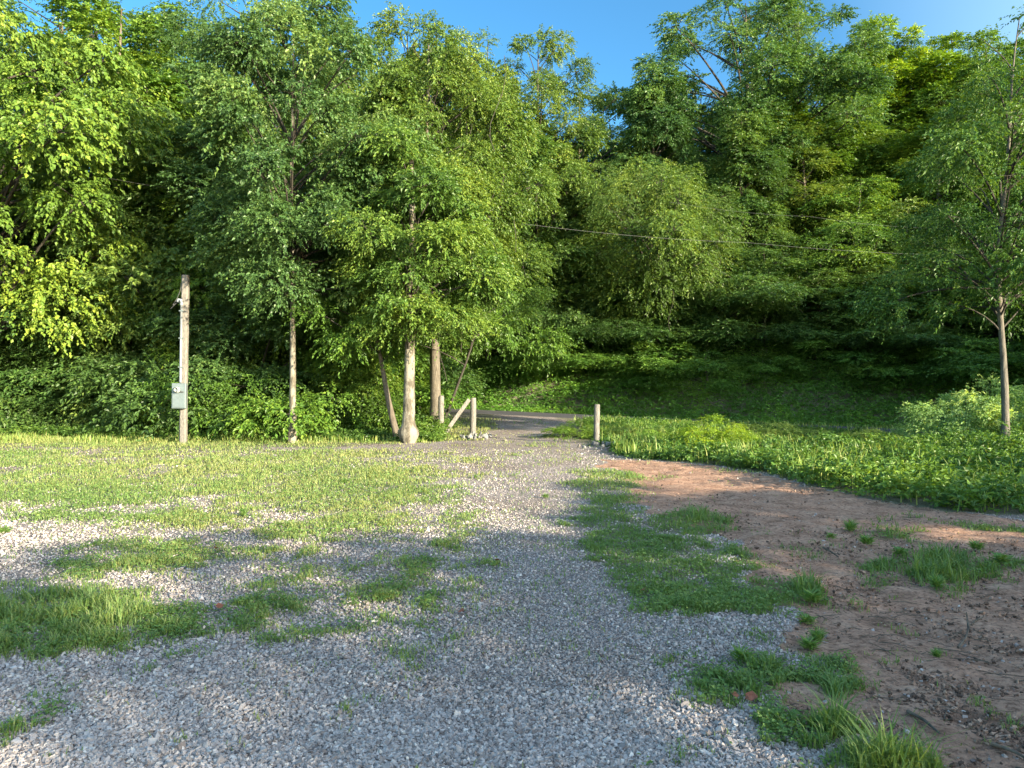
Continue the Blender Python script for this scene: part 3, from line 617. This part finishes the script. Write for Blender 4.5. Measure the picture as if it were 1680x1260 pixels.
# ------------------------------------------------------------------ gravel
def stones(name, x, y, s, tint, label, kind='stuff', zoff=0.):
    rg = np.random.default_rng(8); n = len(x)
    cube = np.array([[a, b, c] for a in (-1, 1) for b in (-1, 1) for c in (-1, 1)], float) * .5
    J = cube[None] * rg.uniform(.45, 1.15, (n, 8, 1)) * np.stack([rg.uniform(.8, 1.4, n), rg.uniform(.6, 1, n), rg.uniform(.4, .8, n)], -1)[:, None, :] + rg.standard_normal((n, 8, 3)) * .06
    q = rg.standard_normal((n, 4)) * (1, .28, .28, 1); q = nrm(q); w_, a, b, c = q.T
    Rm = np.stack([1 - 2 * (b * b + c * c), 2 * (a * b - c * w_), 2 * (a * c + b * w_), 2 * (a * b + c * w_), 1 - 2 * (a * a + c * c), 2 * (b * c - a * w_), 2 * (a * c - b * w_), 2 * (b * c + a * w_), 1 - 2 * (a * a + b * b)], -1).reshape(n, 3, 3)
    Vv = np.einsum('nij,nkj->nki', Rm, J) * s[:, None, None]
    Vv += np.c_[x, y, ground(x, y) + micro(x, y) + s * .16 + zoff][:, None, :]
    fc = np.array([(0, 1, 3, 2), (4, 6, 7, 5), (0, 4, 5, 1), (2, 3, 7, 6), (0, 2, 6, 4), (1, 5, 7, 3)]).ravel()
    loops = (np.arange(n)[:, None] * 8 + fc[None]).ravel()
    me = mesh_np(name, Vv.reshape(-1, 3), loops, np.full(n * 6, 4), STONEM, {'tint': np.repeat(np.clip(tint, 0, 1), 8)})
    return tag(link(name, me), label, 'gravel', kind=kind)
x, y = sample(430000, 2.3, 20, 1.1)
g, d, m = covers(x, y); fine = smooth(.1, .5, fbm(x * .5 + 70, y * .35)) * .5 + .5 * np.exp(-((x - .35 - .02 * y) / .8) ** 2) * (y > 4)
keep = (rg.random(len(x)) < (1 - g * .8) * (1 - d * .985)) & (m < .5); x, y, d, fine = x[keep], y[keep], d[keep], fine[keep]
n = len(x); s = (.0065 + .0145 * rg.random(n) ** 2.4) * (1 + .035 * y) * (1 - .45 * fine); big = rg.random(n) < .01; s[big] *= 1.7
stones('gravel', x, y, s, .52 + rg.standard_normal(n) * .22 - .1 * fine + .2 * fbm(x * .5 + 3, y * .4), 'loose crushed grey stone spread over the driveway and yard')
# clods and litter on the bare earth
x, y = sample(150000, 2.6, 22, .9)
g, d, m = covers(x, y); keep = (d > .5) & (rg.random(len(x)) > g) & (rg.random(len(x)) < .15 + .8 * smooth(-.1, .4, fbm(x * 1.2, y * 1.2))); x, y = x[keep], y[keep]; n = len(x)
o = stones('clods', x, y, (.005 + .018 * rg.random(n) ** 3) * (1 + .04 * y), rg.random(n) ** 1.6 * .65, 'small crumbs of soil lying on the bare earth')
CLOD, nt_, b_, _ = mat('soil_clod'); at_ = N(nt_, 'ShaderNodeAttribute', attribute_name='tint')
nt_.links.new(ramp(nt_, [(0, (.07, .045, .032)), (.3, (.25, .155, .105)), (.6, (.42, .28, .2))], at_.outputs['Fac']).outputs[0], b_.inputs['Base Color']); b_.inputs['Roughness'].default_value = .95
o.data.materials[0] = CLOD; o['category'] = 'soil'
# twig litter
x, y = sample(9000, 2.6, 22, .9); g, d, m = covers(x, y); keep = (d > .5) & (rg.random(len(x)) > g); x, y = x[keep], y[keep]; k_ = rg.random(len(x)) < .12 + .8 * smooth(.1, .5, fbm(x * .8 + 20, y * .8)); x, y = x[k_][:1100], y[k_][:1100]
mb = MB()
for a, b in zip(x, y):
    ln = .03 + .22 * rg.random() ** 2.5 * (1 + .03 * b); th = rg.normal(-.3, 1.1); z = float(ground(a, b) + micro(a, b)) + .012
    dx, dy = math.cos(th) * ln, math.sin(th) * ln; r_ = rg.uniform(.001, .0035)
    mb.tube([(a, b, z), (a + dx * .5 + rg.normal(0, .015), b + dy * .5, z + rg.uniform(0, .02)), (a + dx, b + dy, z)], [r_, r_ * .9, r_ * .5], 4, False)
tag(link('twig_litter', mb.mesh('twig_litter', BARK)), 'dark twigs and bark litter strewn over the bare earth', 'litter', kind='stuff')

# ------------------------------------------------------------------ meter pole
def gz(x, y): return float(ground(x, y) + micro(x, y))
def meter_pole():
    D = 21.8; x = W(301, D); z = gz(x, D); H = 5.02
    e = link('utility_pole', None); e.location = (x, D, z - .05); e.rotation_euler = (0, rad(.55), rad(4)); tag(e, 'weathered wooden pole carrying a grey electric meter box', 'utility pole')
    rgp = np.random.default_rng(4); m = MB(); zs = np.linspace(0, H, 16)
    ring = np.array([(-.095, -.06), (-.06, -.095), (.06, -.095), (.095, -.06), (.095, .06), (.06, .095), (-.06, .095), (-.095, .06)])
    V = []; 
    for i, q in enumerate(zs):
        for a in ring: V.append((a[0] + rgp.normal(0, .002) - .02 * math.sin(q * .9) * .3, a[1] + rgp.normal(0, .002), q))
    Fc = [tuple(range(7, -1, -1)), tuple((15) * 8 + a for a in range(8))] + [(i * 8 + a, i * 8 + (a + 1) % 8, (i + 1) * 8 + (a + 1) % 8, (i + 1) * 8 + a) for i in range(15) for a in range(8)]
    m.add(V, Fc); link('post', m.mesh('post', WOODP, False), e)
    m = MB(); m.tube([(-.055, -.13, 1.85), (-.055, -.13, 4.15)], .034, 12); link('conduit', m.mesh('conduit', PIPE), e)
    m = MB(); m.tube([(-.055, -.13, 4.12), (-.055, -.13, 4.2), (-.07, -.15, 4.27), (-.11, -.19, 4.27), (-.14, -.21, 4.2)], [.042, .05, .055, .05, .035], 12); link('weatherhead', m.mesh('weatherhead', PIPE), e)
    for q in (2.3, 3.15, 3.95):
        m = MB(); m.box((-.055, -.133, q), (.13, .075, .035), None, .006); link('strap', m.mesh('strap', GALV, False), e)
    m = MB(); m.box((-.06, -.18, 1.46), (.40, .15, .74), None, .012); bx_ = link('meter_box', m.mesh('meter_box', GALV, False), e)
    m = MB(); m.box((-.06, -.262, 1.32), (.34, .012, .40), None, .004); link('cover', m.mesh('cover', GALV, False), bx_)
    m = MB(); m.tube([(-.09, -.256, 1.64), (-.09, -.29, 1.64)], .098, 20); link('socket_ring', m.mesh('socket_ring', GALV), bx_)
    m = MB(); m.tube([(-.09, -.285, 1.64), (-.09, -.36, 1.64), (-.09, -.385, 1.64)], [.082, .08, .055], 20); link('meter', m.mesh('meter', GLASSM), bx_)
    m = MB(); m.box((.03, -.268, 1.575), (.1, .02, .035)); link('latch', m.mesh('latch', DARKM, False), bx_)
    m = MB()
    for s in (0, 2):
        t = np.linspace(0, 1, 12)
        p0 = np.array([-.13, -.21, 4.2]); p3 = np.array([-.12, -.05, 4.78 - .05 * s]); p1 = p0 + (-.35 - .07 * s, -.1, -.3 - .1 * s); p2 = p3 + (.12, -.12, -.45)
        Pc = ((1 - t) ** 3)[:, None] * p0 + (3 * t * (1 - t) ** 2)[:, None] * p1 + (3 * t * t * (1 - t))[:, None] * p2 + (t ** 3)[:, None] * p3
        if s == 2: Pc = Pc[:6]
        m.tube(Pc, .006, 6)
    link('service_wire', m.mesh('service_wire', WIREM), e)
meter_pole()

# ------------------------------------------------------------------ gate posts
def post(px, D, h, r, label, seed, tilt=0.):
    rgp = np.random.default_rng(seed); x = W(px, D); z = gz(x, D)
    m = MB(); zs = np.r_[0, .1, h * .25, h * .5, h * .75, h - .05, h - .012, h]; rr = r * np.array([1.05, 1, 1, .98, .97, .96, .88, .7])
    m.tube(np.c_[.01 * np.sin(zs * 3 + seed), 0 * zs, zs], rr, 14, True, .03, rgp)
    o = link('gate_post', m.mesh('gate_post', WOODP, True)); o.location = (x, D, z - .04); o.rotation_euler = (0, rad(tilt), seed)
    o.rotation_euler = (0, rad(tilt), 0)
    return x, z, tag(o, label, 'post', 'round wooden posts of the old gate')
D1, D2 = 24.6, 25.2
x1, z1, _ = post(724, D1, 1.42, .095, 'leftmost gate post, nearest the shaggy vine-wrapped trunk', 2)
x2, z2, _ = post(776, D2, 1.32, .105, 'dark-footed gate post propped by the slanting timber brace', 5)
post(979, 21.8, 1.2, .088, 'lone post standing right of the driveway with a leafy shrub beside it', 9, .6)
m = MB(); a = np.array([x1 + .12, D1 - .02, z1 + .12]); b = np.array([x2 - .13, D2 - .05, z2 + 1.22]); dv = nrm(b - a); sd = np.cross(dv, (0, 1, 0)); sd = nrm(sd); fr = np.cross(dv, sd)
m.box((a + b) / 2, (.13, .09, np.linalg.norm(b - a)), np.stack([sd, fr, dv], 1), .01)
tag(link('timber_brace', m.mesh('timber_brace', WOODP, False)), 'slanting timber brace leaning between the two left gate posts', 'brace')

# stones piled at the culvert ends
def pile(px, D, n, sx, sy, label, group, seed):
    rgp = np.random.default_rng(seed); base = []
    for v in range(5):
        ico = nrm(rgp.standard_normal((14, 3)))
        bm_ = __import__('bmesh').new(); [bm_.verts.new(p * np.array([1, .8, .65])) for p in ico]; __import__('bmesh').ops.convex_hull(bm_, input=bm_.verts)
        me = bpy.data.meshes.new('rubble_stone'); bm_.to_mesh(me); bm_.free(); me.materials.append(ROCKS[v % 3]); base.append(me)
    cx = W(px, D)
    for i in range(n):
        x = cx + rgp.normal(0, sx); y = D + rgp.normal(0, sy); s = rgp.uniform(.05, .12)
        o = link('rubble_stone', base[i % 5]); o.location = (x, y, gz(x, y) + s * .3 + max(0, .06 - abs(x - cx) * .1)); o.scale = (s, s, s); o.rotation_euler = tuple(rgp.uniform(0, 6, 3))
        tag(o, label, 'stone', group)
ROCKS = [plain('pale_rock', (.2, .195, .185), .85, 0, .3, 6), plain('grey_rock', (.13, .128, .125), .85, 0, .3, 6), plain('buff_rock', (.17, .15, .12), .85, 0, .3, 6)]
pile(786, 24.3, 38, .42, .7, 'pale stone in the rubble heap beside the braced gate post', 'stones heaped left of the driveway', 1)
pile(1003, 20.6, 34, .42, .5, 'pale stone in the rubble heap at the foot of the lone right post', 'stones heaped right of the driveway', 2)

# ------------------------------------------------------------------ overhead cables, strung along the road
def cable(pts, label, r=.016):
    P = np.array([(W(a, D), D, CH + (HY - b) / F * D) for a, b, D in pts]); t = np.arange(len(P)); tt = np.linspace(0, len(P) - 1, 60)
    Pc = np.stack([np.interp(tt, t, P[:, i]) for i in range(3)], -1); Pc[:, 2] -= .12 * (.25 - (tt % 1 - .5) ** 2) * 4
    m = MB(); m.tube(Pc, r, 6); tag(link('overhead_cable', m.mesh('overhead_cable', WIREM)), label, 'cable', 'cables crossing the wood')
cable([(-150, 255, 24), (180, 291, 24.5), (420, 317, 25), (860, 366, 29), (1230, 397, 33), (1600, 418, 34)], 'longest grey cable sagging from the upper left to the right trees', .005)
cable([(1100, 330, 33), (1330, 354, 33), (1560, 374, 33)], 'higher thin cable over the dark right-hand trees', .004)

# ------------------------------------------------------------------ weed clumps, sticks and fallen leaves on bare earth
def rosette(seed, nb, ln, wd, up):
    rgp = np.random.default_rng(seed); P = []; D_ = []
    th = rgp.uniform(0, 6.28, nb); el = rgp.uniform(.2, 1, nb) * up
    d = np.c_[np.cos(th), np.sin(th), el]; st = np.c_[rgp.normal(0, .03, (nb, 2)), rgp.uniform(0, .12, nb)]
    V = leaf_geo(st, d, np.tile([0, 0, 1.], (nb, 1)) + rgp.normal(0, .2, (nb, 3)), ln * rgp.uniform(.6, 1.2, nb), wd * rgp.uniform(.7, 1.2, nb), .1)
    return leaves_mesh('weed_clump', V, rgp.uniform(.2, .9, nb), GRASSM)
RS = [rosette(1, 90, .22, .03, 1.2), rosette(2, 60, .16, .05, .8), rosette(3, 120, .2, .022, 1.8)]
for i, (px, py, s, lab) in enumerate([
 (1330, 985, 1.1, 'spiky light green weed clump at the edge of the bare earth below the verge'), (1322, 1018, .8, 'small dark weed on bare earth just below the spiky clump'),
 (1395, 868, 1.2, 'weed clump on bare earth, leftmost of the upper row'), (1420, 892, 1.1, 'broad-leaved weed below the leftmost upper clump'), (1362, 880, .8, 'faint small weed left of the upper clumps'),
 (1340, 1050, .8, 'dark tuft by the pale soil left of the stick'), (1325, 1064, .8, 'dark low tuft above the tall grass clump'), (1640, 925, 1.3, 'leggy weed right of the long weed strip'),
 (1535, 960, 1.0, 'leafy weed in the lower edge of the long strip'), (1600, 900, 1.0, 'pale stalked weed above the right end of the weed strip'), (1475, 908, 1.1, 'weed at the left tip of the long strip'),
 (1535, 1072, .5, 'grey-green sprig on bare earth left of the stick'), (1215, 1085, .9, 'grassy tuft on the gravel edge above the tall clump'), (8, 872, 1.0, 'dark tuft at the left edge of the yard'),
 (780, 783, .6, 'small tuft standing in the far driveway'), (895, 815, .7, 'small weed in the middle of the driveway'), (565, 790, 1.0, 'leafy weed in the far grass left of the driveway'),
 (400, 845, 1.0, 'dark weed in the grass left of the driveway'), (1465, 1255, 1.0, 'bright leafy weed at the bottom edge beside the bare earth')]):
    D = GD(py); x = W(px, D); o = link('weed_clump', RS[i % 3]); s *= .48; o.location = (x, D, gz(x, D)); o.scale = (s, s, s); o.rotation_euler = (0, 0, i * 2.1); o.color = (.85, 1, .9, 1)
    tag(o, lab, 'weed', 'weed clumps on open ground')
def stick(pts, r, label):
    m = MB()
    for br in pts:
        Pw = [(W(a, GD(b)), GD(b), gz(W(a, GD(b)), GD(b)) + hh) for a, b, hh in br]; m.tube(Pw, np.linspace(r, r * .4, len(Pw)), 6)
    tag(link('stick', m.mesh('stick', BARK)), label, 'stick', 'sticks on the bare earth')
stick([[(1570, 1058, .02), (1583, 1050, .05), (1590, 1042, .1), (1612, 1034, .13)], [(1588, 1045, .08), (1584, 1036, .16)], [(1592, 1042, .1), (1606, 1040, .15)]], .009, 'forked dark stick poking up from the bare earth')
stick([[(1488, 1168, .02), (1515, 1188, .03), (1540, 1205, .02)]], .011, 'straight fallen stick on bare earth near the bottom right')
stick([[(1625, 1222, .02), (1660, 1240, .03), (1690, 1252, .02)]], .01, 'thin fallen stick in the bottom right corner')
stick([[(1350, 898, .02), (1362, 905, .03), (1375, 912, .02)]], .012, 'short dark stick on bare earth below the upper weeds')
lm = MB(); 
V5 = [(0, 0, 0), (.03, -.05, .01), (.09, -.04, .02), (.11, 0, .0), (.08, .05, .025), (.02, .05, .012)]
lm.add(V5, [(0, 1, 2, 3, 4, 5)]); LM = lm.mesh('fallen_leaf', DRYLEAF, False)
for i, (px, py, s, lab) in enumerate([(1222, 1150, 1, 'red-brown fallen leaf beside the tall grass clump'), (1208, 1148, .8, 'second fallen leaf left of the tall grass clump'), (818, 923, .8, 'orange fallen leaf in the middle of the driveway'), (752, 1008, .8, 'curled brown fallen leaf on the driveway below the orange one'), (358, 1000, .9, 'red fallen leaf on gravel at left'), (362, 903, 1., 'reddish fallen leaf by the dense grass patch'), (1052, 968, .8, 'fallen leaf on the green verge')]):
    D = GD(py); x = W(px, D); s *= .6; o = link('fallen_leaf', LM); o.location = (x, D, gz(x, D) + .03); o.scale = (s, s, s); o.rotation_euler = (.3, -.2, i * 1.9); tag(o, lab, 'leaf', 'fallen leaves')

# ------------------------------------------------------------------ light, sky, camera
EL, AZ = 14.0, 50.0      # sun height; direction: degrees to the right of straight behind the camera
sx, sy = math.sin(rad(AZ)), -math.cos(rad(AZ))
sd = bpy.data.lights.new('sun', 'SUN'); sd.energy = 4.5; sd.angle = rad(.55); sd.color = (1, .87, .63)
so = link('sun', sd); import mathutils
so.rotation_euler = mathutils.Vector((sx * math.cos(rad(EL)), sy * math.cos(rad(EL)), math.sin(rad(EL)))).to_track_quat('Z', 'Y').to_euler()
w = bpy.data.worlds.new('World'); bpy.context.scene.world = w; w.use_nodes = True; nt = w.node_tree
bg = nt.nodes['Background']; sk = nt.nodes.new('ShaderNodeTexSky'); sk.sky_type = 'NISHITA'; sk.sun_disc = False
sk.sun_elevation = rad(EL); sk.sun_rotation = math.atan2(sx, sy); sk.air_density = 1.0; sk.dust_density = .3; sk.ozone_density = 3.0
# sky tint: deepened opposite the sun, warmed and boosted round it to fill shade
tc = nt.nodes.new('ShaderNodeTexCoord'); dp = N(nt, 'ShaderNodeVectorMath', operation='DOT_PRODUCT'); nt.links.new(tc.outputs['Generated'], dp.inputs[0]); dp.inputs[1].default_value = (sx, sy, .25)
mr = N(nt, 'ShaderNodeMath', operation='MULTIPLY_ADD'); nt.links.new(dp.outputs['Value'], mr.inputs[0]); mr.inputs[1].default_value = .5; mr.inputs[2].default_value = .5
tn = ramp(nt, [(.2, (.15, .36, .54)), (.42, (.17, .36, .52)), (.62, (.9, .92, .9)), (.75, (1, 1, 1))], mr.outputs[0])
v2 = N(nt, 'ShaderNodeVectorMath', operation='MULTIPLY'); nt.links.new(tn.outputs[0], v2.inputs[0]); v2.inputs[1].default_value = (1.75, 1.42, 1.08)
v3 = N(nt, 'ShaderNodeVectorMath', operation='MULTIPLY'); nt.links.new(v2.outputs[0], v3.inputs[0]); nt.links.new(sk.outputs[0], v3.inputs[1])
nt.links.new(v3.outputs[0], bg.inputs[0]); bg.inputs[1].default_value = .15
cam = bpy.data.cameras.new('camera'); co = link('camera', cam); cam.sensor_width = 36; cam.lens = 36 * F / 1680; cam.clip_end = 3000; cam.clip_start = .05
co.location = (0, 0, CH + .02); co.rotation_euler = (rad(90) + math.atan((HY - 630) / F), 0, 0)
sc = bpy.context.scene; sc.camera = co
sc.view_settings.view_transform = 'Standard'; sc.view_settings.look = 'None'; sc.view_settings.gamma = 1; sc.view_settings.exposure = 2.0
sc.cycles.max_bounces = 6; sc.cycles.diffuse_bounces = 3; sc.cycles.glossy_bounces = 2; sc.cycles.transmission_bounces = 4; sc.cycles.transparent_max_bounces = 4
